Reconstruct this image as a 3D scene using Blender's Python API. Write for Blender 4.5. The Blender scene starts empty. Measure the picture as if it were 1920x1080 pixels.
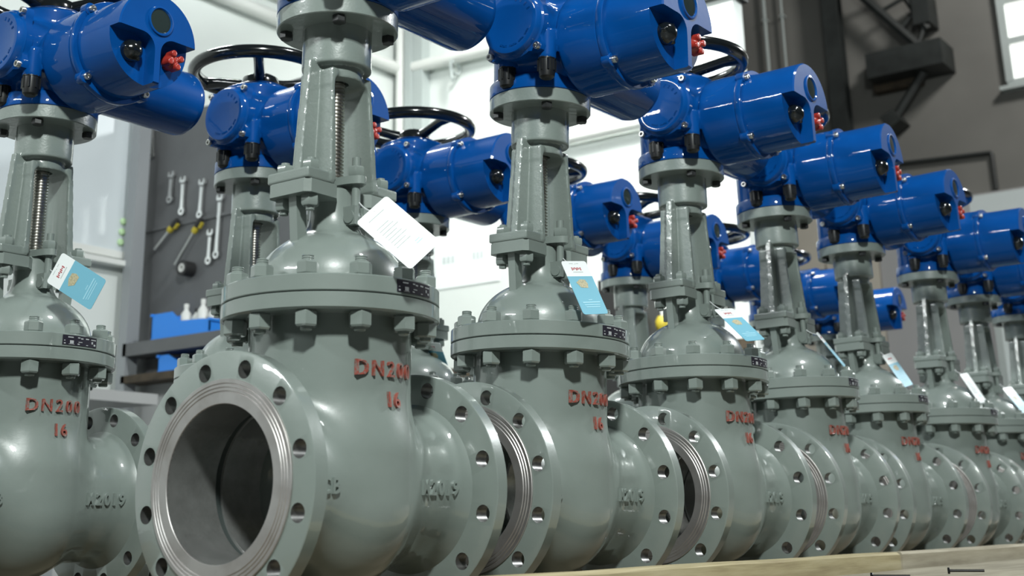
import bpy, bmesh, math, random
import numpy as np
from mathutils import Vector, Matrix
from mathutils.geometry import tessellate_polygon

random.seed(7)
scene = bpy.context.scene
col = scene.collection
PI = math.pi

# ------------------------------------------------------------------ camera
cam_d = bpy.data.cameras.new('camera')
cam = bpy.data.objects.new('camera', cam_d); col.objects.link(cam)
cam_d.sensor_fit = 'HORIZONTAL'; cam_d.sensor_width = 36.0
cam_d.lens = 2372.91 * 36.0 / 1920.0
cam_d.shift_x = 78.59 / 1920.0
cam_d.shift_y = -245.57 / 1920.0
cam_d.clip_start = 0.05; cam_d.clip_end = 200
CR = Vector((0.794369, 0.607348, -0.010338)); CU = Vector((0.178839, -0.217576, 0.959519)); CF = Vector((-0.580513, 0.764061, 0.281453))
CL = Vector((1.27707, -1.33879, -0.05902))
cam.matrix_world = Matrix(((CR.x, CU.x, -CF.x, CL.x), (CR.y, CU.y, -CF.y, CL.y), (CR.z, CU.z, -CF.z, CL.z), (0, 0, 0, 1)))
cam_d.dof.use_dof = True; cam_d.dof.focus_distance = 2.15; cam_d.dof.aperture_fstop = 5.6
scene.camera = cam

# ------------------------------------------------------------------ world, lamps, exposure
scene.view_settings.view_transform = 'Standard'
scene.view_settings.look = 'None'
scene.view_settings.exposure = 0.0
scene.view_settings.gamma = 1.0
scene.view_settings.use_curve_mapping = False
world = bpy.data.worlds.new('hall_air'); scene.world = world
world.use_nodes = True
bg = world.node_tree.nodes['Background']
bg.inputs['Color'].default_value = (0.78, 0.86, 0.88, 1); bg.inputs['Strength'].default_value = 0.04

def area_light(name, loc, target, power, sx, sy, color=(1, 1, 1), spread=180):
    d = bpy.data.lights.new(name, 'AREA'); d.shape = 'RECTANGLE'; d.size = sx; d.size_y = sy
    d.energy = power; d.color = color; d.spread = math.radians(spread)
    o = bpy.data.objects.new(name, d); col.objects.link(o)
    o.location = loc
    o.rotation_euler = (Vector(target) - Vector(loc)).to_track_quat('-Z', 'Y').to_euler()
    return o
area_light('high_bay_or_fill', (2.7, -2.5, 3.1), (0, 0.8, 0.4), 250, 0.36, 0.36, (0.94, 1.0, 0.97))
area_light('tube_lamp', (-2.6, -5.6, 3.9), (0, 1.0, 0.6), 85, 2.4, 0.22, (0.95, 1.0, 1.0), 130)
area_light('tube_lamp', (-3.0, 1.6, 3.4), (-0.2, 0.6, 0.3), 16, 0.16, 0.8, (0.95, 1.0, 1.0), 110)
area_light('high_bay_or_fill', (2.8, 8.2, 4.6), (0.2, 2.0, 0.2), 155, 0.5, 0.5, (0.95, 1.0, 1.0), 120)
area_light('tube_lamp', (-1.3, 3.0, 3.9), (-1.75, 4.5, 1.6), 80, 0.5, 0.7, (1.0, 1.0, 0.96), 110)
area_light('high_bay_or_fill', (2.2, 1.2, 4.6), (-3.7, 2.6, 1.4), 76, 0.5, 0.5, (0.97, 1.0, 1.0), 120)  # unseen fill, added to light the back wall and whiteboard evenly
area_light('high_bay_or_fill', (1.0, 8.2, 6.4), (-2.2, 11.0, 3.5), 175, 0.8, 0.8, (1.0, 0.98, 0.94))  # unseen fill, added to brighten the far hall wall

# ------------------------------------------------------------------ materials
MAT = {}
def new_mat(name):
    m = bpy.data.materials.new(name); m.use_nodes = True; MAT[name] = m
    nt = m.node_tree
    return m, nt, nt.nodes['Principled BSDF']
def noise(nt, scale, detail=3, rough=0.55, coord='Object', vec=None):
    tc = nt.nodes.new('ShaderNodeTexCoord'); n = nt.nodes.new('ShaderNodeTexNoise')
    n.inputs['Scale'].default_value = scale; n.inputs['Detail'].default_value = detail; n.inputs['Roughness'].default_value = rough
    if vec:
        mp = nt.nodes.new('ShaderNodeMapping'); mp.inputs['Scale'].default_value = vec
        nt.links.new(tc.outputs[coord], mp.inputs['Vector']); nt.links.new(mp.outputs['Vector'], n.inputs['Vector'])
    else:
        nt.links.new(tc.outputs[coord], n.inputs['Vector'])
    return n
def ramp(nt, src, stops):
    r = nt.nodes.new('ShaderNodeValToRGB')
    while len(r.color_ramp.elements) < len(stops): r.color_ramp.elements.new(0.5)
    for e, (p, c) in zip(r.color_ramp.elements, stops):
        e.position = p; e.color = (*c, 1)
    nt.links.new(src, r.inputs['Fac'])
    return r
def bump(nt, bsdf, src, strength, dist=0.002, chain=None):
    b = nt.nodes.new('ShaderNodeBump'); b.inputs['Strength'].default_value = strength; b.inputs['Distance'].default_value = dist
    nt.links.new(src, b.inputs['Height'])
    if chain: nt.links.new(chain.outputs['Normal'], b.inputs['Normal'])
    nt.links.new(b.outputs['Normal'], bsdf.inputs['Normal'])
    return b
def simple(name, color, rough=0.5, metal=0.0, coat=0.0, var=0.0, vscale=20, bumps=0.0, bscale=80, spec=0.5):
    m, nt, b = new_mat(name)
    b.inputs['Base Color'].default_value = (*color, 1); b.inputs['Roughness'].default_value = rough
    b.inputs['Metallic'].default_value = metal; b.inputs['Coat Weight'].default_value = coat
    b.inputs['Coat Roughness'].default_value = 0.08; b.inputs['Specular IOR Level'].default_value = spec
    if var > 0:
        n = noise(nt, vscale)
        r = ramp(nt, n.outputs['Fac'], [(0.3, tuple(c * (1 - var) for c in color)), (0.7, tuple(min(1, c * (1 + var)) for c in color))])
        nt.links.new(r.outputs['Color'], b.inputs['Base Color'])
    if bumps > 0:
        n2 = noise(nt, bscale, 4)
        bump(nt, b, n2.outputs['Fac'], bumps)
    return m

# grey valve enamel: glossy coat over a slightly lumpy casting
def enamel(name, lump, fine, c0, c1, rough=0.34):
    m, nt, b = new_mat(name)
    n = noise(nt, 9, 4)
    r = ramp(nt, n.outputs['Fac'], [(0.3, c0), (0.7, c1)])
    nt.links.new(r.outputs['Color'], b.inputs['Base Color'])
    b.inputs['Roughness'].default_value = rough; b.inputs['Coat Weight'].default_value = 1.0; b.inputs['Coat Roughness'].default_value = 0.035
    n2 = noise(nt, 45, 3); n3 = noise(nt, 240, 2)
    bb = bump(nt, b, n2.outputs['Fac'], lump, 0.0015)
    b2 = bump(nt, b, n3.outputs['Fac'], fine, 0.0005, bb)
    nt.links.new(b2.outputs['Normal'], b.inputs['Coat Normal'])
enamel('grey_enamel', 0.16, 0.12, (0.195, 0.232, 0.213), (0.222, 0.260, 0.240))
enamel('grey_cast', 0.45, 0.35, (0.195, 0.232, 0.213), (0.222, 0.260, 0.240))
enamel('blue_enamel', 0.09, 0.05, (0.0010, 0.056, 0.240), (0.0014, 0.068, 0.285), 0.42)
MAT['blue_enamel'].node_tree.nodes['Principled BSDF'].inputs['Specular IOR Level'].default_value = 0.05
MAT['blue_enamel'].node_tree.nodes['Principled BSDF'].inputs['Coat Weight'].default_value = 0.6
# machined steel
m, nt, b = new_mat('machined_steel')
n = noise(nt, 14, 5)
r = ramp(nt, n.outputs['Fac'], [(0.25, (0.36, 0.33, 0.31)), (0.55, (0.56, 0.54, 0.53)), (0.8, (0.62, 0.60, 0.58))])
nt.links.new(r.outputs['Color'], b.inputs['Base Color'])
b.inputs['Metallic'].default_value = 0.9; b.inputs['Roughness'].default_value = 0.42
n2 = noise(nt, 420, 2); bump(nt, b, n2.outputs['Fac'], 0.12, 0.0006)
# bored cast steel
m, nt, b = new_mat('bored_steel')
n = noise(nt, 30, 6, 0.7)
r = ramp(nt, n.outputs['Fac'], [(0.3, (0.30, 0.305, 0.295)), (0.62, (0.40, 0.405, 0.395)), (0.8, (0.45, 0.45, 0.435))])
nt.links.new(r.outputs['Color'], b.inputs['Base Color'])
b.inputs['Metallic'].default_value = 0.72; b.inputs['Roughness'].default_value = 0.25
n2 = noise(nt, 160, 5, 0.7); bump(nt, b, n2.outputs['Fac'], 0.16, 0.0008)
simple('hole_steel', (0.20, 0.20, 0.195), 0.38, 0.8, var=0.2, vscale=60)
simple('stem_steel', (0.60, 0.58, 0.54), 0.28, 1.0, var=0.15, vscale=60)
simple('zinc_bolt', (0.62, 0.62, 0.60), 0.30, 1.0)
simple('dark_bolt', (0.045, 0.047, 0.047), 0.38, 0.4, var=0.2, vscale=90)
simple('gasket', (0.035, 0.045, 0.043), 0.8)
simple('black_plastic', (0.012, 0.013, 0.013), 0.35, var=0.2, vscale=90)
simple('black_enamel', (0.006, 0.008, 0.009), 0.16, coat=0.5)
simple('red_plastic', (0.36, 0.032, 0.022), 0.3, coat=0.25)
m, nt, b = new_mat('red_lettering')
n = noise(nt, 160, 4, 0.7)
r = ramp(nt, n.outputs['Fac'], [(0.38, (0.20, 0.17, 0.15)), (0.52, (0.27, 0.058, 0.040)), (0.75, (0.35, 0.080, 0.052))])
nt.links.new(r.outputs['Color'], b.inputs['Base Color']); b.inputs['Roughness'].default_value = 0.5
m, nt, b = new_mat('window_glass')
b.inputs['Base Color'].default_value = (0.022, 0.034, 0.033, 1); b.inputs['Roughness'].default_value = 0.05; b.inputs['Coat Weight'].default_value = 1.0
simple('nameplate_black', (0.02, 0.018, 0.028), 0.3, coat=0.4)
simple('nameplate_print', (0.50, 0.52, 0.53), 0.35, 0.3)
simple('tag_white', (0.86, 0.90, 0.90), 0.35)
simple('tag_teal', (0.19, 0.47, 0.60), 0.35)
simple('print_red', (0.45, 0.10, 0.11), 0.5)
simple('print_grey', (0.55, 0.60, 0.60), 0.5)
simple('print_dark', (0.36, 0.40, 0.40), 0.6)
simple('print_gold', (0.46, 0.42, 0.27), 0.5, var=0.25, vscale=300)
simple('print_pale', (0.36, 0.66, 0.78), 0.5)
simple('string_white', (0.75, 0.78, 0.78), 0.4)
simple('wall_white', (0.72, 0.765, 0.74), 0.75, var=0.035, vscale=1.2, bumps=0.08, bscale=30)
simple('wall_trim', (0.72, 0.74, 0.71), 0.5)
simple('column_grey', (0.42, 0.47, 0.46), 0.5, var=0.05, vscale=3)
simple('hall_wall', (0.17, 0.168, 0.155), 0.85, var=0.16, vscale=0.9, bumps=0.15, bscale=12)
simple('hall_lower', (0.40, 0.405, 0.41), 0.7, var=0.05, vscale=1.0)
simple('cream_door', (0.56, 0.525, 0.45), 0.6, var=0.06, vscale=2.5)
simple('booth_white', (0.62, 0.68, 0.68), 0.5)
simple('dark_steel', (0.022, 0.026, 0.025), 0.55, var=0.25, vscale=8)
simple('rust_steel', (0.06, 0.045, 0.028), 0.7, var=0.4, vscale=14)
simple('board_grey', (0.125, 0.13, 0.135), 0.55, var=0.10, vscale=4)
simple('post_grey', (0.30, 0.32, 0.335), 0.45)
simple('whiteboard', (0.66, 0.72, 0.745), 0.18, coat=0.3, var=0.03, vscale=2.5)
simple('board_frame', (0.76, 0.78, 0.75), 0.4)
simple('magnet_green', (0.55, 0.78, 0.45), 0.4)
simple('chrome_tool', (0.66, 0.67, 0.66), 0.25, 1.0)
simple('tool_black', (0.02, 0.02, 0.02), 0.5)
simple('tool_yellow', (0.52, 0.42, 0.035), 0.45)
simple('bin_blue', (0.030, 0.26, 0.86), 0.4)
simple('bench_grey', (0.44, 0.45, 0.45), 0.5)
simple('bottle_white', (0.75, 0.76, 0.73), 0.4)
simple('brass', (0.5, 0.36, 0.12), 0.35, 0.9)
simple('screw_black', (0.010, 0.010, 0.010), 0.4, 0.5)
simple('plastic_sheet', (0.62, 0.65, 0.68), 0.3)
m, nt, b = new_mat('daylight_pane')
b.inputs['Base Color'].default_value = (0.8, 0.85, 0.85, 1); b.inputs['Emission Color'].default_value = (1.0, 0.99, 0.93, 1); b.inputs['Emission Strength'].default_value = 1.05
# concrete
m, nt, b = new_mat('concrete_floor')
n = noise(nt, 1.3, 6, 0.65)
r = ramp(nt, n.outputs['Fac'], [(0.3, (0.13, 0.134, 0.134)), (0.7, (0.19, 0.194, 0.19))])
nt.links.new(r.outputs['Color'], b.inputs['Base Color']); b.inputs['Roughness'].default_value = 0.45
# timber: grain stretched along the beam
def timber(name, c0, c1, c2):
    m, nt, b = new_mat(name)
    n = noise(nt, 6, 6, 0.6, vec=(5.0, 0.6, 9.0)); n2 = noise(nt, 2.2, 3)
    mx = nt.nodes.new('ShaderNodeMath'); mx.operation = 'MULTIPLY_ADD'; mx.inputs[1].default_value = 0.45
    nt.links.new(n2.outputs['Fac'], mx.inputs[0]); nt.links.new(n.outputs['Fac'], mx.inputs[2])
    r = ramp(nt, mx.outputs['Value'], [(0.50, c0), (0.72, c1), (0.92, c2)])
    nt.links.new(r.outputs['Color'], b.inputs['Base Color']); b.inputs['Roughness'].default_value = 0.75
    bump(nt, b, n.outputs['Fac'], 0.4, 0.002)
timber('timber_pale', (0.27, 0.235, 0.165), (0.38, 0.34, 0.25), (0.45, 0.41, 0.31))
timber('timber_loose', (0.20, 0.175, 0.125), (0.29, 0.26, 0.19), (0.35, 0.32, 0.24))
timber('timber_yellow', (0.26, 0.21, 0.11), (0.40, 0.34, 0.19), (0.48, 0.42, 0.26))
timber('timber_dark', (0.10, 0.08, 0.05), (0.16, 0.13, 0.085), (0.22, 0.18, 0.125))

# ------------------------------------------------------------------ mesh helpers
class MB:
    def __init__(s): s.v = []; s.f = []
    def add(s, vs, fs):
        o = len(s.v); s.v += [tuple(map(float, q)) for q in vs]; s.f += [tuple(int(i) + o for i in f) for f in fs]; return s
    def merge(s, other, M=None):
        vs = other.v if M is None else [tuple(M @ Vector(q)) for q in other.v]
        return s.add(vs, other.f)
    def box(s, x0, x1, y0, y1, z0, z1):
        vs = [(x, y, z) for x in (x0, x1) for y in (y0, y1) for z in (z0, z1)]
        return s.add(vs, [(0, 1, 3, 2), (4, 6, 7, 5), (0, 4, 5, 1), (2, 3, 7, 6), (0, 2, 6, 4), (1, 5, 7, 3)])
    def lathe(s, prof, seg=48, M=None, closed=False, caps=False):
        """profile of (r, z) spun around Z"""
        vs = []; fs = []; n = len(prof)
        for k in range(seg):
            a = 2 * PI * k / seg
            for (r, z) in prof: vs.append((r * math.cos(a), r * math.sin(a), z))
        m = n if closed else n - 1
        for k in range(seg):
            k2 = (k + 1) % seg
            for j in range(m):
                j2 = (j + 1) % n
                fs.append((k * n + j, k2 * n + j, k2 * n + j2, k * n + j2))
        if caps:
            fs.append(tuple(k * n for k in range(seg))[::-1]); fs.append(tuple(k * n + n - 1 for k in range(seg)))
        if M is not None: vs = [tuple(M @ Vector(q)) for q in vs]
        return s.add(vs, fs)
    def prism(s, poly, h0, h1, M=None):
        """polygon (x, y) counter-clockwise extruded z h0..h1"""
        n = len(poly)
        vs = [(x, y, h0) for x, y in poly] + [(x, y, h1) for x, y in poly]
        if M is not None: vs = [tuple(M @ Vector(q)) for q in vs]
        fs = [(i, (i + 1) % n, n + (i + 1) % n, n + i) for i in range(n)] + [tuple(range(n))[::-1], tuple(range(n, 2 * n))]
        return s.add(vs, fs)
    def tube(s, pts, rad, seg=8, caps=True, rads=None):
        pts = [Vector(q) for q in pts]; vs = []; fs = []
        up = Vector((0, 0, 1)); prev = None
        for i, q in enumerate(pts):
            t = (pts[min(i + 1, len(pts) - 1)] - pts[max(i - 1, 0)]).normalized()
            if prev is None:
                a = t.cross(up)
                if a.length < 1e-4: a = t.cross(Vector((1, 0, 0)))
                a.normalize()
            else:
                a = (prev - t * prev.dot(t)).normalized()
            prev = a; b2 = t.cross(a)
            rr = rads[i] if rads else rad
            for k in range(seg):
                an = 2 * PI * k / seg
                vs.append(tuple(q + (a * math.cos(an) + b2 * math.sin(an)) * rr))
        for i in range(len(pts) - 1):
            for k in range(seg):
                k2 = (k + 1) % seg
                fs.append((i * seg + k, i * seg + k2, (i + 1) * seg + k2, (i + 1) * seg + k))
        if caps:
            fs.append(tuple(range(seg))[::-1]); fs.append(tuple(range((len(pts) - 1) * seg, len(pts) * seg)))
        return s.add(vs, fs)
    def torus(s, R, r, z=0, seg=64, sec=14):
        vs = []; fs = []
        for i in range(seg):
            a = 2 * PI * i / seg
            for j in range(sec):
                b2 = 2 * PI * j / sec
                q = R + r * math.cos(b2); vs.append((q * math.cos(a), q * math.sin(a), z + r * math.sin(b2)))
        for i in range(seg):
            for j in range(sec):
                fs.append((i * sec + j, ((i + 1) % seg) * sec + j, ((i + 1) % seg) * sec + (j + 1) % sec, i * sec + (j + 1) % sec))
        return s.add(vs, fs)
    def hexnut(s, af, z0, z1, M=None, ch=0.0025, rot=0.0, top=True):
        R = af / math.sqrt(3)
        rings = [(R * 0.88, z0, 1), (R, z0 + ch, 0), (R, z1 - ch, 0), (R * 0.88, z1, 1)]
        vs = []
        for (q, z, _) in rings:
            for k in range(6):
                a = rot + PI / 3 * k; vs.append((q * math.cos(a), q * math.sin(a), z))
        if M is not None: vs = [tuple(M @ Vector(q)) for q in vs]
        fs = []
        for j in range(3):
            for k in range(6): fs.append((j * 6 + k, j * 6 + (k + 1) % 6, (j + 1) * 6 + (k + 1) % 6, (j + 1) * 6 + k))
        fs.append(tuple(range(6))[::-1]); fs.append(tuple(range(18, 24)))
        return s.add(vs, fs)

def T(x, y, z): return Matrix.Translation((x, y, z))
RX = lambda a: Matrix.Rotation(a, 4, 'X'); RY = lambda a: Matrix.Rotation(a, 4, 'Y'); RZ = lambda a: Matrix.Rotation(a, 4, 'Z')
TO_X = RY(PI / 2)            # spin axis Z -> +X
TO_NY = RX(PI / 2)           # Z -> -Y
TO_PY = RX(-PI / 2)          # Z -> +Y

OFF = 0.17                   # valve parts are modelled around the pipe axis, the root stands at the base
def build(name, mb, mat, parent=None, smooth=35, shift=(0, 0, 0), fix=True):
    me = bpy.data.meshes.new(name)
    sx, sy, sz = shift
    me.from_pydata([(x + sx, y + sy, z + sz) for x, y, z in mb.v], [], mb.f)
    if fix:
        bm = bmesh.new(); bm.from_mesh(me)
        bmesh.ops.remove_doubles(bm, verts=bm.verts, dist=1e-6)
        bmesh.ops.recalc_face_normals(bm, faces=bm.faces)
        bm.to_mesh(me); bm.free()
    me.materials.append(MAT[mat])
    if smooth:
        me.polygons.foreach_set('use_smooth', [True] * len(me.polygons))
        me.set_sharp_from_angle(angle=math.radians(smooth))
    me.update()
    o = bpy.data.objects.new(name, me); col.objects.link(o)
    if parent: o.parent = parent
    return o
def vbuild(name, mb, mat, parent, smooth=35, origin=(0, 0, 0)):
    """valve part: vertices given around the pipe axis; origin = where the part's own origin sits"""
    ox, oy, oz = origin
    o = build(name, mb, mat, parent, smooth, shift=(-ox, -oy, -oz))
    base = Vector((ox, oy, oz))
    pb = parent.get('_o') if parent else None
    o['_o'] = [ox, oy, oz]
    po = Vector(parent['_o'])
    o.location = base - po
    return o
def empty(name, loc=(0, 0, 0)):
    o = bpy.data.objects.new(name, None); col.objects.link(o); o.location = loc; o.empty_display_size = 0.05
    return o
def tag(o, label=None, cat=None, group=None, kind=None):
    if label: o['label'] = label
    if cat: o['category'] = cat
    if group: o['group'] = group
    if kind: o['kind'] = kind
    return o

# ---- signed-distance casting: smooth blends between cylinders and boxes
def smin(a, b2, k):
    h = np.clip(0.5 + 0.5 * (b2 - a) / k, 0, 1)
    return b2 * (1 - h) + a * h - k * h * (1 - h)
def smax(a, b2, k): return -smin(-a, -b2, k)
def s_cyl(u, v, w, R, w0, w1, rnd=0.003):
    d = np.sqrt(u * u + v * v) - R + rnd; e = np.abs(w - (w0 + w1) / 2) - (w1 - w0) / 2 + rnd
    return np.minimum(np.maximum(d, e), 0) + np.sqrt(np.maximum(d, 0) ** 2 + np.maximum(e, 0) ** 2) - rnd
def s_box(x, y, z, x0, x1, y0, y1, z0, z1, rnd=0.003):
    a = np.abs(x - (x0 + x1) / 2) - (x1 - x0) / 2 + rnd; b2 = np.abs(y - (y0 + y1) / 2) - (y1 - y0) / 2 + rnd; c = np.abs(z - (z0 + z1) / 2) - (z1 - z0) / 2 + rnd
    return np.minimum(np.maximum(a, np.maximum(b2, c)), 0) + np.sqrt(np.maximum(a, 0) ** 2 + np.maximum(b2, 0) ** 2 + np.maximum(c, 0) ** 2) - rnd
def surface_net(f, lo, hi, h):
    ax = [np.arange(lo[i], hi[i] + h, h) for i in range(3)]
    X, Y, Z = np.meshgrid(*ax, indexing='ij'); V = f(X, Y, Z); I = V < 0
    nx, ny, nz = V.shape
    acc = np.zeros((nx - 1, ny - 1, nz - 1, 3)); cnt = np.zeros((nx - 1, ny - 1, nz - 1))
    corners = [(i, j, k) for i in (0, 1) for j in (0, 1) for k in (0, 1)]
    sl = lambda c: tuple(slice(c[d], V.shape[d] - 1 + c[d]) for d in range(3))
    for a in corners:
        for d in range(3):
            if a[d] == 1: continue
            b2 = list(a); b2[d] = 1
            va, vb = V[sl(a)], V[sl(b2)]
            m = (va < 0) != (vb < 0)
            t = np.where(m, va / np.where(m, va - vb, 1), 0)
            for e in range(3):
                acc[..., e] += np.where(m, a[e] + (t if e == d else 0), 0)
            cnt += m
    act = cnt > 0
    idx = -np.ones(act.shape, int); idx[act] = np.arange(act.sum())
    ijk = np.argwhere(act)
    P = (ijk + acc[act] / cnt[act][:, None]) * h + np.array([a[0] for a in ax])
    for _ in range(3):
        e = h * 0.1
        d0 = f(P[:, 0], P[:, 1], P[:, 2])
        g = np.stack([(f(P[:, 0] + e * (k == 0), P[:, 1] + e * (k == 1), P[:, 2] + e * (k == 2)) - d0) / e for k in range(3)], -1)
        gl = np.maximum((g * g).sum(-1), 0.2)
        st = g * (d0 / gl)[:, None]; ln = np.linalg.norm(st, axis=1)
        st *= np.minimum(1, 0.4 * h / np.maximum(ln, 1e-9))[:, None]
        P = P - st
    F = []
    for d in range(3):
        e1, e2 = (d + 1) % 3, (d + 2) % 3
        s0 = [slice(1, V.shape[q] - 1) for q in range(3)]; s0[d] = slice(0, V.shape[d] - 1)
        s1 = list(s0); s1[d] = slice(1, V.shape[d])
        a, b2 = I[tuple(s0)], I[tuple(s1)]
        q = np.argwhere(a != b2); fl = a[a != b2]
        base = q.copy(); base[:, e1] += 1; base[:, e2] += 1
        def cell(o1, o2):
            c = base.copy(); c[:, e1] += o1; c[:, e2] += o2
            return idx[c[:, 0], c[:, 1], c[:, 2]]
        quad = np.stack([cell(-1, -1), cell(0, -1), cell(0, 0), cell(-1, 0)], -1)
        quad[~fl] = quad[~fl][:, ::-1]
        F.append(quad)
    F = np.concatenate(F)
    mb = MB(); mb.v = [tuple(q) for q in P]; mb.f = [tuple(q) for q in F.tolist()]
    return mb

def text_mesh(txt, size, depth, bold=0.0):
    c = bpy.data.curves.new('lettering', 'FONT'); c.body = txt; c.size = size; c.extrude = depth / 2
    c.align_x = 'CENTER'; c.align_y = 'CENTER'; c.resolution_u = 3; c.offset = bold
    o = bpy.data.objects.new('lettering', c); col.objects.link(o)
    dg = bpy.context.evaluated_depsgraph_get()
    me = o.evaluated_get(dg).to_mesh()
    mb = MB(); mb.v = [tuple(v.co) for v in me.vertices]; mb.f = [tuple(q.vertices) for q in me.polygons]
    o.evaluated_get(dg).to_mesh_clear()
    bpy.data.objects.remove(o); bpy.data.curves.remove(c)
    return mb

# ================================================================== THE SETTING
FLOOR = -0.34
def wall_box(name, x0, x1, y0, y1, z0, z1, mat):
    return tag(build(name, MB().box(x0, x1, y0, y1, z0, z1), mat, smooth=0), kind='structure')
wall_box('floor', -9, 9, -8, 12, FLOOR - 0.1, FLOOR, 'concrete_floor')
wb_ = wall_box('wall_back', -3.85, -3.7, -6, 4.5, FLOOR, 4.2, 'wall_white')
we_ = wall_box('wall_end', -3.85, -1.39, 4.5, 4.62, FLOOR, 2.66, 'wall_white')
wall_box('wall_far', -9, 9, 11.0, 11.2, FLOOR, 8, 'hall_wall')
# upper part of the end wall left of the dark lintel
wall_box('wall_upper', -3.85, -1.95, 4.5, 4.62, 2.66, 4.2, 'wall_white')
wall_box('trim_1', -1.95, -1.36, 4.46, 4.64, 2.66, 3.2, 'dark_steel')
# light dado and doors along the far wall
wall_box('wall_dado', -2.95, 4, 10.9, 11.0, FLOOR, 2.95, 'hall_lower')
# cream sliding door on the far wall, made of upright panels
dr = tag(empty('door_1', (-4.6, 10.95, FLOOR)), kind='structure')
for k in range(7):
    build('panel', MB().box(-2.2 + 0.55 * k + 0.01, -2.2 + 0.55 * (k + 1) - 0.01, -0.07 - 0.012 * (k % 2), 0, 0.02, 3.45), 'cream_door', dr, smooth=0)
# pipe rails running round the corner of the white walls
def pipe_run(name, pts, r, mat='wall_trim', parent=None):
    return build(name, MB().tube(pts, r, 12), mat, parent)
t2 = tag(pipe_run('trim_2', [(-3.655, -5, 2.745), (-3.655, 4.40, 2.745)], 0.040), kind='structure')
t3 = tag(pipe_run('trim_3', [(-3.60, 4.44, 2.74), (-1.96, 4.44, 2.70)], 0.038), kind='structure')
t4 = tag(build('trim_4', MB().box(-3.69, -3.655, -5, 4.3, 2.87, 2.93), 'wall_trim', smooth=0), kind='structure')
t5 = tag(pipe_run('trim_5', [(-3.635, 4.40, FLOOR), (-3.635, 4.40, 4.1)], 0.026), kind='structure')
t6 = tag(pipe_run('trim_6', [(-2.45, 4.45, 2.05), (-1.40, 4.45, 2.05)], 0.03), kind='structure')
tag(build('trim_7', MB().box(-3.60, -3.47, 4.42, 4.5, FLOOR, 4.1), 'column_grey', smooth=0), kind='structure')
tag(build('trim_8', MB().box(-3.60, -3.55, 4.40, 4.42, FLOOR, 4.1), 'column_grey', smooth=0), kind='structure')
hk = tag(empty('wall_hook', (-3.22, 4.44, 2.66)), 'small grey hook hanging from the white wall pipe', 'hook')
build('strap', MB().box(-0.012, 0.012, -0.045, -0.035, -0.02, 0.045), 'column_grey', hk, smooth=0)
build('hook', MB().tube([(0, -0.04, -0.02), (0, -0.04, -0.07), (0.015, -0.045, -0.10), (0.03, -0.05, -0.08)], 0.010, 8), 'column_grey', hk)
build('rail_clip', MB().torus(0.041, 0.005).__class__().lathe([(0.0385, -0.012), (0.046, -0.012), (0.046, 0.012), (0.0385, 0.012)], 20, TO_X, closed=True), 'column_grey', hk)
# faded paper notice with two printed smudges on the white wall
nt_ = tag(empty('wall_notice', (-3.19, 4.497, 1.48)), 'pale paper notice with two faint grey words on the white wall', 'notice')
build('sheet', MB().box(-0.24, 0.24, -0.003, 0, -0.17, 0.17), 'tag_white', nt_, smooth=0)
for x0, w in ((-0.135, 0.10), (0.085, 0.085)):
    mb = MB()
    for q in range(3): mb.box(x0 - w / 2 + q * w / 3 + 0.004, x0 - w / 2 + (q + 1) * w / 3 - 0.004, -0.0045, -0.003, -0.022, 0.022)
    tag(build('print', mb, 'print_grey', nt_, smooth=0), kind='stuff')
cb = tag(empty('black_cabinet', (-2.0, 4.38, FLOOR)), 'tall black cabinet against the bright end wall, behind the valves', 'cabinet')
build('carcass', MB().box(-0.16, 0.085, -0.10, 0.11, 0.04, 1.52), 'tool_black', cb, smooth=0)
build('door', MB().box(-0.15, 0.075, -0.115, -0.10, 0.07, 1.49), 'tool_black', cb, smooth=0)
build('plinth', MB().box(-0.15, 0.075, -0.09, 0.10, 0, 0.04), 'dark_steel', cb, smooth=0)
lp = tag(empty('yellow_lamp_housing', (-1.86, 4.40, 0.90)), 'small yellow-topped fitting beside the black cabinet', 'fitting')
build('globe', MB().lathe([(0, 0.08), (0.02, 0.075), (0.033, 0.05), (0.033, 0.02), (0.022, 0.0), (0, 0)], 20), 'tool_yellow', lp)
build('stand', MB().lathe([(0, 0), (0.012, 0), (0.012, -1.2), (0.06, -1.215), (0.06, FLOOR - 0.90), (0, FLOOR - 0.90)], 20), 'column_grey', lp)
tag(build('baseboard_end', MB().box(-3.69, -1.4, 4.47, 4.5, 0.78, 0.83), 'rust_steel', smooth=0), kind='structure')

# whiteboard on the back wall
wbd = tag(empty('whiteboard', (-3.7, 1.53, 1.18)), 'white magnetic board with cream frame on the back wall', 'whiteboard')
build('panel', MB().box(0, 0.02, -0.9, 0.90, 0.05, 0.86), 'whiteboard', wbd, smooth=0)
for a in ((-0.94, 0.94, 0.02, 0.055), (-0.94, 0.94, 0.86, 0.895)):
    build('frame_rail', MB().box(0, 0.035, a[0], a[1], a[2], a[3]), 'board_frame', wbd, smooth=0)
for y in (-0.94, 0.895):
    build('frame_stile', MB().box(0, 0.035, y, y + 0.045, 0.055, 0.86), 'board_frame', wbd, smooth=0)
build('marker_tray', MB().box(0, 0.07, -0.94, 0.90, -0.02, 0.005), 'board_frame', wbd, smooth=0)
for q, z in enumerate((1.385, 1.333, 1.281)):
    tag(build('magnet', MB().lathe([(0, 0.014), (0.012, 0.014), (0.017, 0.008), (0.017, 0)], 16, TO_X, caps=False), 'magnet_green', shift=(-3.679, 2.396 - 0.004 * q, z)),
        'green round magnet on the whiteboard, ' + ('top', 'middle', 'bottom')[q] + ' of a column of three', 'magnet', 'magnets on the whiteboard')

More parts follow.
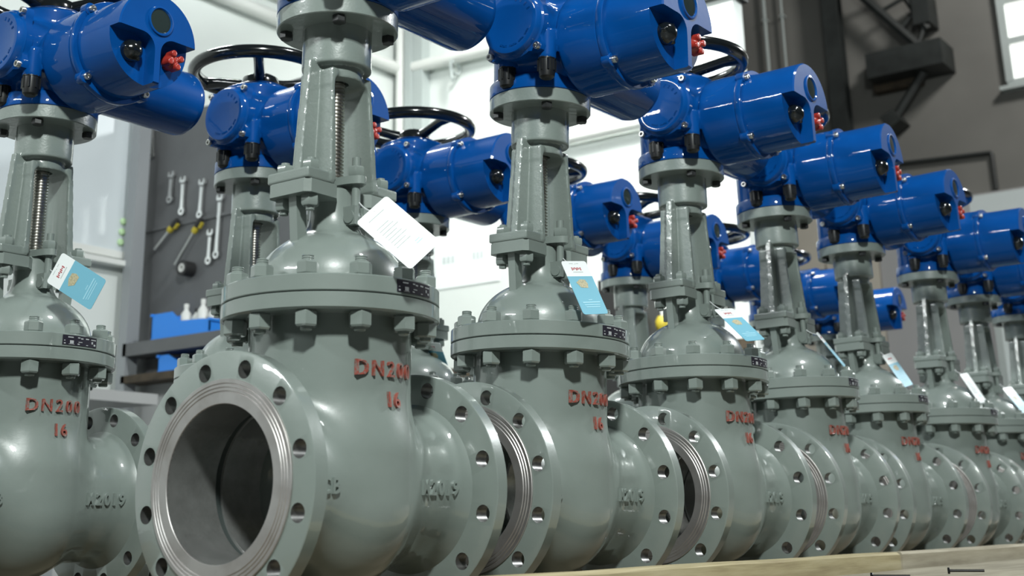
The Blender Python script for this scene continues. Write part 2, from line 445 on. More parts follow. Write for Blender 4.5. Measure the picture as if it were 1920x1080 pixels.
# grey tool rack standing out from the back wall
RY_ = 2.52
rk = tag(empty('tool_rack', (-3.06, RY_, FLOOR)), 'dark grey tool board rack with corner post and bin shelf', 'tool rack')
zf = -FLOOR
build('board', MB().box(-0.63, 0.50, 0, 0.03, zf + 0.60, zf + 1.92), 'board_grey', rk, smooth=0)
build('post', MB().box(-0.585, -0.525, -0.13, -0.06, 0, zf + 1.95), 'post_grey', rk, smooth=0)
build('post', MB().box(0.50, 0.565, -0.05, 0.05, 0, zf + 1.95), 'post_grey', rk, smooth=0)
build('shelf', MB().box(-0.55, 0.50, -0.13, 0, zf + 0.725, zf + 0.785), 'board_grey', rk, smooth=0)
build('shelf', MB().box(-0.55, 0.50, -0.13, 0, zf + 0.600, zf + 0.635), 'rust_steel', rk, smooth=0)
build('rail', MB().box(-0.60, 0.50, -0.010, 0, zf + 1.345, zf + 1.36), 'board_grey', rk, smooth=0)
build('back_plate', MB().box(-0.60, 0.50, -0.01, 0.02, 0.05, zf + 0.60), 'bench_grey', rk, smooth=0)
def bin_(x, z, w, d, h, label):
    o = tag(empty('storage_bin', (x, RY_ - w / 2 - 0.012, z)), label, 'bin', 'blue storage bins on the rack')
    o.rotation_euler = (0, 0, PI / 2)
    t = 0.006
    mb = MB().box(-w / 2, w / 2, -d / 2, d / 2, 0, t)
    mb.box(-w / 2, w / 2, d / 2 - t, d / 2, t, h)
    prof = [(-d / 2, t), (d / 2, t), (d / 2, h), (0.06, h), (0.0, h * 0.60), (-d / 2 + 0.05, h * 0.55), (-d / 2, h * 0.5)]
    for s_ in (-w / 2, w / 2 - t): mb.prism(prof, 0, t, Matrix(((0, 0, 1, s_), (1, 0, 0, 0), (0, 1, 0, 0), (0, 0, 0, 1))))
    mb.box(-w / 2, w / 2, -d / 2, -d / 2 + t, t, h * 0.5)
    build('tub', mb, 'bin_blue', o, smooth=0)
    build('back_rim', MB().box(-w / 2 - 0.006, w / 2 + 0.006, d / 2 - 0.010, d / 2 + 0.004, h - 0.010, h + 0.002), 'bin_blue', o, smooth=0)
    build('front_rim', MB().box(-w / 2 - 0.006, w / 2 + 0.006, -d / 2 - 0.008, -d / 2 + 0.004, h * 0.5 - 0.008, h * 0.5 + 0.004), 'bin_blue', o, smooth=0)
    return o
bin_(-3.225, 0.786, 0.105, 0.40, 0.118, 'bright blue open storage bin with white bottles on the upper rack shelf')
bin_(-3.24, 0.636, 0.10, 0.26, 0.075, 'darker blue bin on the lower rack shelf')
for q, (x, y, h) in enumerate(((-3.235, 2.445, 0.145), (-3.18, 2.462, 0.12), (-3.12, 2.445, 0.155), (-3.06, 2.455, 0.125))):
    o = tag(empty('bottle', (x, y, 0.793)), ('white bottle nearest the left end of the blue bin', 'small bottle with black cap behind the others in the blue bin', 'tallest white bottle standing in the blue bin', 'pale bottle at the low front end of the blue bin')[q], 'bottle', 'bottles in the blue bin')
    build('flask', MB().lathe([(0, 0), (0.022, 0), (0.024, 0.008), (0.024, h * 0.68), (0.010, h * 0.82), (0.010, h * 0.86), (0, h * 0.86)], 16), 'bottle_white', o)
    build('cap', MB().lathe([(0, h * 0.86), (0.012, h * 0.86), (0.012, h), (0, h)], 14), 'tool_black' if q == 1 else 'bottle_white', o)
def spanner(x, z, L, ang, label, w=0.011):
    o = tag(empty('spanner', (x, RY_ - 0.0145, z)), label, 'spanner', 'spanners hung on the rack')
    o.rotation_euler = (0, ang, 0)
    build('shank', MB().prism([(-w, -L * 0.42), (w, -L * 0.42), (w * 0.8, 0), (w, L * 0.42), (-w, L * 0.42), (-w * 0.8, 0)], -0.005, 0.005, RX(PI / 2)), 'chrome_tool', o, smooth=0)
    mb = MB().lathe([(0.009, -0.006), (0.020, -0.006), (0.020, 0.006), (0.009, 0.006)], 16, T(0, 0, -L * 0.45) @ RX(PI / 2), closed=True)
    build('ring', mb, 'chrome_tool', o)
    jaw = [(-0.010, 0), (0.010, 0), (0.021, 0.012), (0.019, 0.032), (0.011, 0.032), (0.010, 0.016), (-0.010, 0.016), (-0.011, 0.032), (-0.019, 0.032), (-0.021, 0.012)]
    build('jaw', MB().prism([(a, b2 + L * 0.36) for a, b2 in jaw], -0.007, 0.007, RX(PI / 2)), 'chrome_tool', o, smooth=0)
    build('peg', MB().tube([(0, 0.0140, L * 0.36), (0, -0.012, L * 0.36)], 0.004, 8), 'dark_bolt', o)
spanner(-3.642, 1.814, 0.17, -0.12, 'bright spanner hung high beside the rack post', w=0.016)
spanner(-3.471, 1.543, 0.13, 0.02, 'small dull spanner, leftmost of the row of hung spanners')
spanner(-3.379, 1.487, 0.17, 0.0, 'slim spanner second from left in the hung row')
spanner(-3.244, 1.451, 0.17, 0.04, 'shiny spanner in the middle of the hung row')
spanner(-3.113, 1.303, 0.31, 0.04, 'longest spanner hanging at the right of the rack')
spanner(-3.167, 1.206, 0.14, 0.04, 'short ring spanner hanging beside the longest one')
def driver(x, z, L, ang, label):
    o = tag(empty('clamp_tool', (x, RY_ - 0.028, z)), label, 'hand tool', 'yellow and black hand tools on the rack')
    o.rotation_euler = (0, ang, 0)
    build('shaft', MB().tube([(0, 0, -L), (0, 0, 0)], 0.008, 10), 'chrome_tool', o)
    build('grip', MB().lathe([(0, 0.075), (0.014, 0.07), (0.018, 0.04), (0.014, 0.02), (0, 0.018)], 14), 'tool_black', o)
    build('collar', MB().lathe([(0, -0.010), (0.013, -0.008), (0.017, 0.005), (0.014, 0.025), (0, 0.028)], 14), 'tool_yellow', o)
    build('lever', MB().box(-0.005, 0.024, -0.007, 0.007, 0.03, 0.06), 'tool_yellow', o, smooth=0)
driver(-3.443, 1.324, 0.13, 0.92, 'yellow and black hand tool with short shaft, left of two')
driver(-3.264, 1.293, 0.19, 0.72, 'yellow and black hand tool with longer shaft, right of two')
o = tag(empty('tape_roll', (-3.30, RY_ - 0.034, 1.118)), 'dark tape roll with pale core on the rack', 'tape')
build('tape', MB().lathe([(0.020, -0.03), (0.036, -0.03), (0.036, 0.03), (0.020, 0.03)], 24, RX(PI / 2), closed=True), 'tool_black', o)
build('core', MB().lathe([(0.013, -0.031), (0.020, -0.031), (0.020, 0.031), (0.013, 0.031)], 24, RX(PI / 2), closed=True), 'bottle_white', o)
# pale bench below the rack
bn = tag(empty('side_bench', (-3.66, 2.08, FLOOR)), 'pale grey steel bench beneath the tool rack', 'bench')
build('top', MB().box(0, 0.55, -0.3, 0.13, zf + 0.46, zf + 0.505), 'bench_grey', bn, smooth=0)
build('upright', MB().box(0.02, 0.08, -0.28, -0.24, 0, zf + 0.46), 'bench_grey', bn, smooth=0)
build('upright', MB().box(0.48, 0.54, -0.28, -0.24, 0, zf + 0.46), 'bench_grey', bn, smooth=0)
build('front_panel', MB().box(0.08, 0.48, -0.26, -0.24, 0.02, zf + 0.44), 'post_grey', bn, smooth=0)

# ---- far hall: column, cables, crane bracket, window, booth
cl_ = tag(empty('steel_column', (-3.17, 10.85, FLOOR)), 'dark upright steel column against the far grey wall', 'column')
build('web', MB().box(-0.012, 0.012, -0.06, 0.06, 0, 8), 'dark_steel', cl_, smooth=0)
for s in (-1, 1): build('flange', MB().box(-0.085, 0.085, s * 0.06 - 0.010, s * 0.06 + 0.010, 0, 8), 'dark_steel', cl_, smooth=0)
for q, x in enumerate((-3.96, -3.76)):
    o = tag(empty('wall_cable', (x, 10.94, FLOOR)), ('thicker pale cable running up the far grey wall', 'thinner pale cable on the far wall, nearer the dark column')[q], 'cable', 'cables on the far wall')
    build('cable', MB().tube([(0, 0, 0), (0, 0, 8.2)], 0.019 - 0.006 * q, 8), 'column_grey', o)
    for z in (3.2, 4.6, 5.6): build('clip', MB().box(-0.026, 0.026, -0.022, 0.05, z, z + 0.015), 'column_grey', o, smooth=0)
br = tag(empty('crane_bracket', (-2.4, 10.75, 4.35)), 'black steel crane bracket with lattice arm on the far wall', 'bracket')
build('beam', MB().box(-0.38, 0.37, -0.16, 0.24, -0.13, 0.13), 'dark_steel', br, smooth=0)
build('stain_plate', MB().box(-0.42, 0.06, 0.10, 0.22, -0.20, 0.18), 'rust_steel', br, smooth=0)
build('brace', MB().tube([(0.13, 0, -0.13), (-0.24, 0.05, -0.56)], 0.045, 6), 'dark_steel', br, smooth=0)
build('foot_plate', MB().box(-0.11, 0.11, -0.05, 0.24, -0.09, 0.09).__class__().prism([(-0.34, -0.52), (-0.27, -0.66), (-0.13, -0.58), (-0.2, -0.46)], -0.24, 0.05, RX(PI / 2)), 'dark_steel', br, smooth=0)
build('bearing_block', MB().box(0.10, 0.26, -0.05, 0.24, 0.36, 0.68), 'dark_steel', br, smooth=0)
for a, b2, r in (((-0.52, 0, 0.98), (0.16, 0, 0.08), 0.05), ((-0.10, 0, 0.98), (0.22, 0, 0.30), 0.04)):
    build('chord', MB().tube([a, b2], r, 6), 'dark_steel', br, smooth=0)
for tq in (0.15, 0.42, 0.68, 0.92):
    a = Vector((-0.52, 0, 0.98)).lerp(Vector((0.16, 0, 0.08)), tq); b2 = Vector((-0.10, 0, 0.98)).lerp(Vector((0.22, 0, 0.30)), tq)
    build('lattice_bar', MB().tube([a, b2], 0.022, 6), 'dark_steel', br, smooth=0)
w1 = tag(empty('window_1', (-1.0, 10.98, 4.0)), kind='structure')
for i in range(3):
    for j in range(3):
        build('pane', MB().box(-0.52 + 0.42 * i + 0.03, -0.52 + 0.42 * (i + 1) - 0.03, -0.02, 0.0, 0.03 + 0.42 * j, 0.03 + 0.42 * (j + 1) - 0.06), 'daylight_pane', w1, smooth=0)
for i in range(4): build('mullion', MB().box(-0.53 + 0.42 * i - 0.03, -0.53 + 0.42 * i + 0.04, -0.06, 0.02, 0, 1.3), 'column_grey', w1, smooth=0)
for j in range(4): build('transom', MB().box(-0.55, 0.77, -0.055, 0.02, 0.42 * j - 0.04, 0.42 * j + 0.02), 'column_grey', w1, smooth=0)
build('sill', MB().box(-0.62, 0.84, -0.09, 0.02, -0.08, -0.04), 'column_grey', w1, smooth=0)
cd = tag(build('wall_conduit', MB().tube([(-3.0, 10.97, 3.42), (-2.7, 10.97, 3.40), (-1.80, 10.97, 3.35), (-1.79, 10.97, 3.33), (-1.79, 10.97, 2.98)], 0.022, 8), 'dark_steel'),
         'thin dark conduit bending down on the far grey wall', 'conduit')
bo = tag(empty('white_booth', (-0.4, 9.0, FLOOR)), 'low white partition booth at the far right', 'partition')
build('fascia', MB().box(-1.11, 1.2, -0.04, 0.04, 2.45, 2.80), 'booth_white', bo, smooth=0)
for k in range(4): build('panel', MB().box(-1.0 + 0.55 * k, -0.47 + 0.55 * k, -0.02, 0.02, 0, 2.45), 'booth_white', bo, smooth=0)
for k in range(5): build('stile', MB().box(-1.04 + 0.55 * k, -0.99 + 0.55 * k, -0.035, 0.035, 0, 2.45), 'column_grey', bo, smooth=0)

# ================================================================== THE VALVE (built once, then copied)
LH = 0.2025
def make_valve():
    root = empty('gate_valve'); root['_o'] = [0, 0, -OFF]
    # ---------------- body casting
    def f_body(x, y, z):
        a, b2 = 0.133, 0.121
        t = np.clip((0.125 - z) / 0.085, 0, 1); t = t * t * (3 - 2 * t)
        a = 0.1180 + 0.0150 * t; b2 = 0.1165 + 0.0050 * t; g = 1.0
        e2 = (x / (a * g)) ** 2 + (y / (b2 * g)) ** 2
        d = (np.sqrt(e2 + (np.minimum(z + 0.02, 0) / 0.124) ** 2) - 1) * b2
        d = np.maximum(d, z - 0.235)
        pr = np.sqrt(x * x + z * z); ay = np.abs(y)
        flare = 0.112 + 0.020 * np.clip((ay - 0.140) / 0.045, 0, 1) ** 2
        pipe = np.maximum((pr - flare), ay - 0.184)
        d = smin(d, pipe, 0.022)
        d = np.maximum(d, -(pr - 0.1035))
        slot = np.maximum(np.sqrt(x * x + z * z) - 0.114, ay - 0.030)
        return np.maximum(d, -slot)
    body = surface_net(f_body, (-0.145, -0.19, -0.155), (0.145, 0.19, 0.235), 0.0042)
    # flow flanges: sector with a bolt hole, repeated twelve times
    def sector():
        ri, ro, pcd, rh = 0.112, 0.1682, 0.1475, 0.0122
        h = PI / 12; N = 6
        outer = [Vector((ri * math.cos(-h + 2 * h * k / N), ri * math.sin(-h + 2 * h * k / N), 0)) for k in range(N, -1, -1)]
        outer += [Vector((ro * math.cos(-h + 2 * h * k / N), ro * math.sin(-h + 2 * h * k / N), 0)) for k in range(N + 1)]
        hole = [Vector((pcd + rh * math.cos(2 * PI * k / 16), rh * math.sin(2 * PI * k / 16), 0)) for k in range(16)]
        tri = tessellate_polygon([outer, hole[::-1]])
        return outer + hole[::-1], tri, hole
    sv, st, hole = sector()
    for side in (-1, 1):
        def mp(q, t): return (q.x, side * (LH - t), q.y)
        for k in range(12):
            R = Matrix.Rotation(PI / 12 + PI / 6 * k, 4, 'Z')
            pv = [R @ q for q in sv]; hv = [R @ q for q in hole]
            body.add([mp(q, 0.003) for q in pv], st); body.add([mp(q, 0.0275) for q in pv], st)
            n = len(hv)
            body.add([mp(q, 0.003) for q in hv] + [mp(q, 0.0275) for q in hv], [(i, (i + 1) % n, n + (i + 1) % n, n + i) for i in range(n)])
        prof = [(0.1682, 0.003), (0.17, 0.0045), (0.17, 0.026), (0.1682, 0.0275)]
        body.lathe([(r, side * (LH - t)) for r, t in prof], 72, RX(-PI / 2))
    # bonnet seat flange
    body.lathe([(0.105, 0.2262), (0.150, 0.2262), (0.1568, 0.2275), (0.1583, 0.2290), (0.1583, 0.2482), (0.1570, 0.2493), (0.09, 0.2493)], 72)
    bo = vbuild('body', body, 'grey_enamel', root, 40, (0, 0, 0))
    bo.data.materials.append(MAT['hole_steel'])
    for pl in bo.data.polygons:
        c = pl.center
        if abs(c.y) > 0.176 and abs(pl.normal.y) < 0.1 and 0.134 < math.hypot(c.x, c.z) < 0.161: pl.material_index = 1
    for side in (-1, 1):
        pr = [(0.1005, 0.004), (0.1005, 0.0008), (0.1013, 0.0)]
        for g in (0.1165, 0.1215, 0.1265): pr += [(g - 0.0012, 0.0), (g, 0.0011), (g + 0.0012, 0.0)]
        pr += [(0.1320, 0.0), (0.1330, 0.0008), (0.1330, 0.0034), (0.1005, 0.004)]
        vbuild('raised_face', MB().lathe([(r, side * (LH - t)) for r, t in pr], 96, RX(-PI / 2)), 'machined_steel', bo, 25)
        liner = [(0.1008, LH - 0.0005), (0.1003, LH - 0.004), (0.1003, 0.1165), (0.1032, 0.1155)]
        vbuild('bore_liner', MB().lathe([(r, side * t) for r, t in liner], 72, RX(-PI / 2)), 'bored_steel', bo, 40)
        ring = [(0.1032, 0.1055), (0.0998, 0.1045), (0.0998, 0.034), (0.1050, 0.031), (0.1095, 0.031), (0.1095, 0.036), (0.1040, 0.040)]
        vbuild('seat_ring', MB().lathe([(r, side * t) for r, t in ring], 72, RX(-PI / 2)), 'bored_steel', bo, 40)
        vbuild('seat_groove', MB().lathe([(0.1031, side * 0.1165), (0.1031, side * 0.1045)], 72, RX(-PI / 2)), 'gasket', bo, 40)  # shallow band, near-black colour stands in for the shade of a deep gap
    def emboss(txt, size, cy, cz, depth, mat, name, squeeze=1.0, bold=0.0):
        tm = text_mesh(txt, size, depth, bold)
        P = np.array(tm.v); y = cy + P[:, 0] * squeeze; z = cz + P[:, 1]
        lo = np.full(len(P), 0.085); hi = np.full(len(P), 0.15)
        for _ in range(30):
            mid = (lo + hi) / 2; ins = f_body(mid, y, z) < 0
            # outermost crossing: treat the wall thickness as solid
            ins = ins | (mid < 0.1055)
            lo = np.where(ins, mid, lo); hi = np.where(ins, hi, mid)
        tm.v = [tuple(q) for q in np.stack([hi + P[:, 2] + depth * 0.25, y, z], -1)]
        return vbuild(name, tm, mat, bo, 30)
    emboss('D', 0.031, -0.052, 0.152, 0.006, 'red_lettering', 'size_letter', 0.95, 0)
    emboss('N', 0.031, -0.027, 0.152, 0.006, 'red_lettering', 'size_letter', 0.85, 0)
    emboss('2', 0.031, -0.004, 0.152, 0.006, 'red_lettering', 'size_letter', 0.9, 0)
    emboss('0', 0.031, 0.016, 0.152, 0.006, 'red_lettering', 'size_letter', 0.9, 0)
    emboss('0', 0.031, 0.036, 0.152, 0.006, 'red_lettering', 'size_letter', 0.9, 0)
    emboss('1', 0.031, -0.008, 0.111, 0.006, 'red_lettering', 'rating_letter', 0.9, 0)
    emboss('6', 0.031, 0.008, 0.111, 0.006, 'red_lettering', 'rating_letter', 0.9, 0)
    for ch, y in zip('M2019', (0.076, 0.097, 0.114, 0.130, 0.146)):
        emboss(ch, 0.029, y, -0.004, 0.006, 'grey_enamel', 'cast_letter', 0.85, 0.0009)
    for ch, y in zip('CB', (-0.122, -0.103)):
        emboss(ch, 0.029, y, -0.005, 0.006, 'grey_enamel', 'cast_letter', 0.85, 0.0004)
    # ---------------- gasket, bonnet
    vbuild('gasket', MB().lathe([(0.10, 0.2490), (0.1555, 0.2490), (0.1555, 0.2512), (0.10, 0.2512)], 64, closed=True), 'gasket', root)
    bn = MB()
    pr = [(0.09, 0.2508), (0.1568, 0.2508), (0.1583, 0.2520), (0.1583, 0.2730), (0.1568, 0.2745), (0.119, 0.2745), (0.1145, 0.2762), (0.1125, 0.2795)]
    for k in range(0, 15):
        a = math.radians(4.4 * k + 2); pr.append((0.1122 * math.cos(a), 0.279 + 0.086 * math.sin(a)))
    pr += [(0.044, 0.362), (0.0395, 0.370), (0.0365, 0.382), (0.0350, 0.398), (0.0350, 0.424), (0.0325, 0.426), (0.0, 0.426)]
    bn.lathe(pr, 72)
    def lobe(y0, y1, w0, w1, z0, z1, mb, sgn, c=0.008):
        poly = [(-w0, y0), (w0, y0), (w1, y0 + 0.018), (w1, y1 - c), (w1 - c, y1), (-w1 + c, y1), (-w1, y1 - c), (-w1, y0 + 0.018)]
        if sgn < 0: poly = [(x, -y) for x, y in poly][::-1]
        inn = [(x * 0.965, y + (0.0012 if (abs(y) < 0.06) == (y > 0) else -0.0012) * (1 if y > 0 else -1) * 0) for x, y in poly]
        mb.prism(poly, z0, z1 - 0.0015); mb.prism([(x * 0.97, y * 0.985) for x, y in poly], z1 - 0.0015, z1)
    for s in (-1, 1):
        lobe(0.020, 0.098, 0.026, 0.042, 0.4035, 0.4240, bn, s)
        q = [(0.060, 0.325), (0.079, 0.322), (0.086, 0.4045), (0.066, 0.4045)]
        if s < 0: q = [(-a, b2) for a, b2 in q]
        bn.prism(q, -0.0075, 0.0075, Matrix(((0, 0, 1, 0), (1, 0, 0, 0), (0, 1, 0, 0), (0, 0, 0, 1))))
        # gland eye-bolt lugs
        bn.box(min(s * 0.028, s * 0.056), max(s * 0.028, s * 0.056), -0.014, -0.006, 0.368, 0.396)
        bn.box(min(s * 0.028, s * 0.056), max(s * 0.028, s * 0.056), 0.006, 0.014, 0.368, 0.396)
    bonnet = vbuild('bonnet', bn, 'grey_enamel', root, 38)
    nuts = []
    for k in range(12):
        a = PI / 6 * k; x, y = 0.1395 * math.cos(a), 0.1395 * math.sin(a)
        if not nuts:
            mb = MB().hexnut(0.0275, 0.0245, 0.0435)
            mb.lathe([(0.0, 0.0525), (0.0075, 0.0525), (0.0088, 0.0510), (0.0080, 0.0495), (0.0088, 0.0480), (0.0080, 0.0465), (0.0088, 0.0450), (0.0085, 0.0430)], 14)
            nuts.append(build('bonnet_nut', mb, 'grey_enamel', bonnet, 30))
            mb = MB().hexnut(0.0285, -0.0460, -0.0238, rot=0.3).lathe([(0.0085, -0.0455), (0.0085, -0.0495), (0.0070, -0.0510), (0.0, -0.0510)], 14)
            nuts.append(build('bonnet_bolt', mb, 'grey_enamel', bonnet, 30))
            for o in nuts: o['_o'] = [0, 0, 0]; o.location = (x, y, 0.25)
        else:
            for q in nuts:
                o = q.copy(); col.objects.link(o); o.parent = bonnet; o.location = (x, y, 0.25)
                o.rotation_euler = (0, 0, a + random.uniform(-0.5, 0.5))
    # maker's plate on the flange rim: dark label with pale print
    def rim_patch(a0, a1, z0, z1, R, mat, name, par):
        n = 8; mb = MB(); vs = []
        for k in range(n + 1):
            a = a0 + (a1 - a0) * k / n
            for (rr, z) in ((R, z0), (R, z1), (R - 0.002, z1), (R - 0.002, z0)): vs.append((rr * math.cos(a), rr * math.sin(a), z))
        fs = [(k * 4 + j, (k + 1) * 4 + j, (k + 1) * 4 + (j + 1) % 4, k * 4 + (j + 1) % 4) for k in range(n) for j in range(4)] + [(0, 1, 2, 3), (n * 4 + 3, n * 4 + 2, n * 4 + 1, n * 4)]
        mb.add(vs, fs); return mb
    np_ = vbuild('nameplate', rim_patch(-0.21, 0.24, 0.2545, 0.2715, 0.1593, None, None, None), 'nameplate_black', bonnet, 40)
    pm = MB()
    for a0, a1, z0, z1 in ((-0.195, -0.175, 0.2560, 0.2580), (-0.195, -0.180, 0.2610, 0.2625), (-0.150, -0.085, 0.2670, 0.2690), (-0.125, -0.080, 0.2570, 0.2625), (-0.140, -0.070, 0.2558, 0.2564),
                           (-0.030, 0.000, 0.2672, 0.2690), (0.010, 0.040, 0.2660, 0.2680), (-0.020, 0.030, 0.2600, 0.2612), (-0.030, -0.005, 0.2562, 0.2580), (0.075, 0.120, 0.2665, 0.2685), (0.085, 0.110, 0.2560, 0.2572),
                           (0.150, 0.225, 0.2665, 0.2680), (0.160, 0.180, 0.2600, 0.2640), (0.195, 0.220, 0.2570, 0.2600)):
        pm.merge(rim_patch(a0, a1, z0, z1, 0.1597, None, None, None))
    tag(vbuild('plate_print', pm, 'nameplate_print', np_, 40), kind='stuff')
    # ---------------- gland
    gl = MB()
    poly = [(0.062 * math.copysign(1, math.cos(a)) * (abs(math.cos(a)) ** 0.8), 0.019 * math.sin(a)) for a in [2 * PI * k / 24 for k in range(24)]]
    gl.prism(poly, 0.4300, 0.4420); gl.lathe([(0.026, 0.420), (0.026, 0.431), (0.0, 0.431)], 24)
    gl.lathe([(0.0, 0.4450), (0.020, 0.4450), (0.022, 0.4430), (0.022, 0.441)], 24)
    gland = vbuild('gland_flange', gl, 'grey_enamel', root, 35)
    for s in (-1, 1):
        mb = MB().tube([(s * 0.045, 0, 0.374), (s * 0.045, 0, 0.472)], 0.0068, 12).hexnut(0.0225, 0.4422, 0.4580, T(s * 0.045, 0, 0), rot=0.2)
        mb.lathe([(0, -0.016), (0.010, -0.016), (0.010, 0.016), (0, 0.016)], 14, T(s * 0.045, 0, 0.380) @ RX(PI / 2))
        vbuild('gland_bolt', mb, 'grey_enamel', gland, 35)
    # ---------------- yoke
    def f_yoke(x, y, z):
        t = np.clip((z - 0.441) / 0.16, 0, 1.15)
        a = 0.042 - 0.009 * t; yo = 0.0500 - 0.0075 * t; yw = 0.0790 - 0.014 * t
        ay = np.abs(y); ax_ = np.abs(x)
        plate = np.maximum(np.maximum(ax_ - a, np.abs(ay - (yo - 0.0048)) - 0.0048), np.maximum(0.430 - z, z - 0.607))
        web = np.maximum(np.maximum(ax_ - 0.0072, np.maximum(ay - yw, 0.036 - ay)), np.maximum(0.430 - z, z - 0.622))
        foot = s_box(x, ay, z, -0.0415, 0.0415, 0.042, 0.0975, 0.4243, 0.4405, 0.0025)
        hub = s_cyl(x, y, z, 0.0537, 0.6170, 0.6850, 0.0025)
        head = s_box(x, y, z, -0.0325, 0.0325, -0.0420, 0.0420, 0.580, 0.6075, 0.004)
        shoulder = np.maximum(np.sqrt(x * x + y * y) - (0.060 - 0.0 * z), np.maximum(0.595 - z, z - 0.622)); shoulder = np.maximum(shoulder, ax_ - 0.0072)
        d = smin(plate, web, 0.004)
        d = smin(d, foot, 0.005)
        d = smin(d, head, 0.006)
        win = s_box(x, y, z, -0.08, 0.08, -0.0370 + 0, 0.0370, 0.40, 0.5975, 0.013)
        core = s_cyl(x, y, z, 0.0405, 0.590, 0.625, 0.002)
        d = smax(d, -win, 0.004)
        d = smin(d, np.maximum(core, -win), 0.003)
        d = smin(d, hub, 0.0025)
        bore = np.maximum(np.sqrt(x * x + y * y) - 0.0185, z - 0.64)
        return np.maximum(d, -bore)
    yk = surface_net(f_yoke, (-0.062, -0.104, 0.415), (0.062, 0.104, 0.692), 0.0022)
    yk.lathe([(0.050, 0.6797), (0.0928, 0.6797), (0.0941, 0.6810), (0.0941, 0.7035), (0.0930, 0.7045), (0.02, 0.7045)], 64)
    yoke = vbuild('yoke', yk, 'grey_cast', root, 42)
    for s in (-1, 1):
        for x in (-0.0262, 0.0262):
            mb = MB().hexnut(0.0225, 0.4405, 0.4550, T(x, s * 0.076, 0), rot=0.2).lathe([(0.0068, 0.454), (0.0066, 0.459), (0, 0.459)], 12, T(x, s * 0.076, 0))
            vbuild('yoke_bolt', mb, 'grey_enamel', yoke, 35)
            mb = MB().hexnut(0.0235, 0.3870, 0.4035, T(x, s * 0.076, 0), rot=0.1).lathe([(0, 0.381), (0.0065, 0.381), (0.0068, 0.388)], 12, T(x, s * 0.076, 0))
            vbuild('yoke_nut', mb, 'grey_enamel', yoke, 35)
    for k in range(4):
        a = PI / 4 + PI / 2 * k
        mb = MB().hexnut(0.0185, 0.6680, 0.6797, T(0.0785 * math.cos(a), 0.0785 * math.sin(a), 0), ch=0.0015, rot=0.2 + k)
        vbuild('mounting_bolt', mb, 'dark_bolt', yoke, 30)
    # ---------------- threaded stem
    vs = []; fs = []; seg = 18; pitch = 0.0058; turns = 40; z0 = 0.420
    prof = [(0.0112, 0.0), (0.0140, 0.0011), (0.0140, 0.0030), (0.0112, 0.0041)]
    for i in range(seg * turns + 1):
        a = 2 * PI * i / seg; zz = z0 + pitch * i / seg
        for (r_, dz) in prof: vs.append((r_ * math.cos(a), r_ * math.sin(a), zz + dz))
    for i in range(seg * turns):
        for j in range(3): fs.append((i * 4 + j, (i + 1) * 4 + j, (i + 1) * 4 + j + 1, i * 4 + j + 1))
        if i + seg <= seg * turns - 1: fs.append((i * 4 + 3, (i + 1) * 4 + 3, (i + 1 + seg) * 4, (i + seg) * 4))
    vbuild('stem', MB().add(vs, fs), 'stem_steel', root, 30)

    # ---------------- electric actuator
    ZC, YC = 0.795, 0.006
    TX, TZ = 0.031, 0.815
    def f_act(x, y, z):
        v = s_cyl(x, y, z, 0.087, 0.700, 0.905, 0.008)
        xc = s_cyl(y - YC, z - ZC, x, 0.0955, 0.098, 0.187, 0.005)
        nk = s_cyl(y - YC, z - ZC, x, 0.083, 0.0, 0.12, 0.005)
        tc = s_cyl(x - TX, z - TZ, -y, 0.060, 0.0, 0.112, 0.004)
        mc = s_cyl(x, z - 0.82, y, 0.074, 0.0, 0.098, 0.004)
        d = smin(v, nk, 0.012); d = smin(d, xc, 0.006); d = smin(d, tc, 0.012); d = smin(d, mc, 0.010)
        for px, zt in ((-0.005, 0.79), (0.083, 0.80)):
            d = smin(d, s_cyl(x - px, y + 0.094, z, 0.0170, 0.7445, zt, 0.002), 0.005)
        cap = s_cyl(x, y, z, 0.060, 0.895, 0.918, 0.006)
        d = smin(d, cap, 0.008)
        return np.maximum(d, 0.733 - z + 0 * x) if False else np.maximum(d, np.where((x * x + y * y < 0.09 ** 2) | (x < 0.09), 0.728 - z, -1.0))
    ac = surface_net(f_act, (-0.10, -0.122, 0.692), (0.195, 0.108, 0.926), 0.0036)
    ac.lathe([(0.02, 0.7047), (0.0930, 0.7047), (0.0945, 0.706), (0.0945, 0.7300), (0.0925, 0.7325), (0.080, 0.7325)], 64)
    act = vbuild('actuator', ac, 'blue_enamel', root, 45)
    # seam ring between housing and control cover, with four screw lugs
    sm = MB().lathe([(0.085, 0.1845), (0.0965, 0.1845), (0.0975, 0.186), (0.0975, 0.1965), (0.0965, 0.198), (0.084, 0.198)], 64, T(0, YC, ZC) @ TO_X)
    for k in range(4):
        a = PI / 4 + PI / 2 * k
        sm.lathe([(0, 0.182), (0.0115, 0.182), (0.0125, 0.1835), (0.0125, 0.199), (0.0115, 0.2), (0, 0.2)], 18, T(0, YC + 0.0925 * math.cos(a), ZC + 0.0925 * math.sin(a)) @ TO_X)
    vbuild('seam_ring', sm, 'blue_enamel', act, 35)
    def cap_screw(M, nm='cap_screw', r=0.0068, h=0.008):
        mb = MB().lathe([(r * 0.55, h * 0.35), (r * 0.55, h), (r * 0.9, h), (r, h * 0.85), (r, 0)], 14, M)
        mb.lathe([(0, h * 0.35), (r * 0.55, h * 0.35)], 14, M)
        return vbuild(nm, mb, 'zinc_bolt', act, 30)
    for k in range(4):
        a = PI / 4 + PI / 2 * k
        cap_screw(T(0.200, YC + 0.0925 * math.cos(a), ZC + 0.0925 * math.sin(a)) @ TO_X)
    # control cover with two knob pockets
    R = 0.0865; XF, XE = 0.288, 0.3155
    cc = MB().lathe([(0.0885, 0.197), (0.0882, 0.200), (R, 0.215), (R, XF), (0.0, XF)], 72, T(0, YC, ZC) @ TO_X)
    half = []
    zl = 0.004                                   # ledge height above the cover axis
    a0 = math.asin(zl / R)
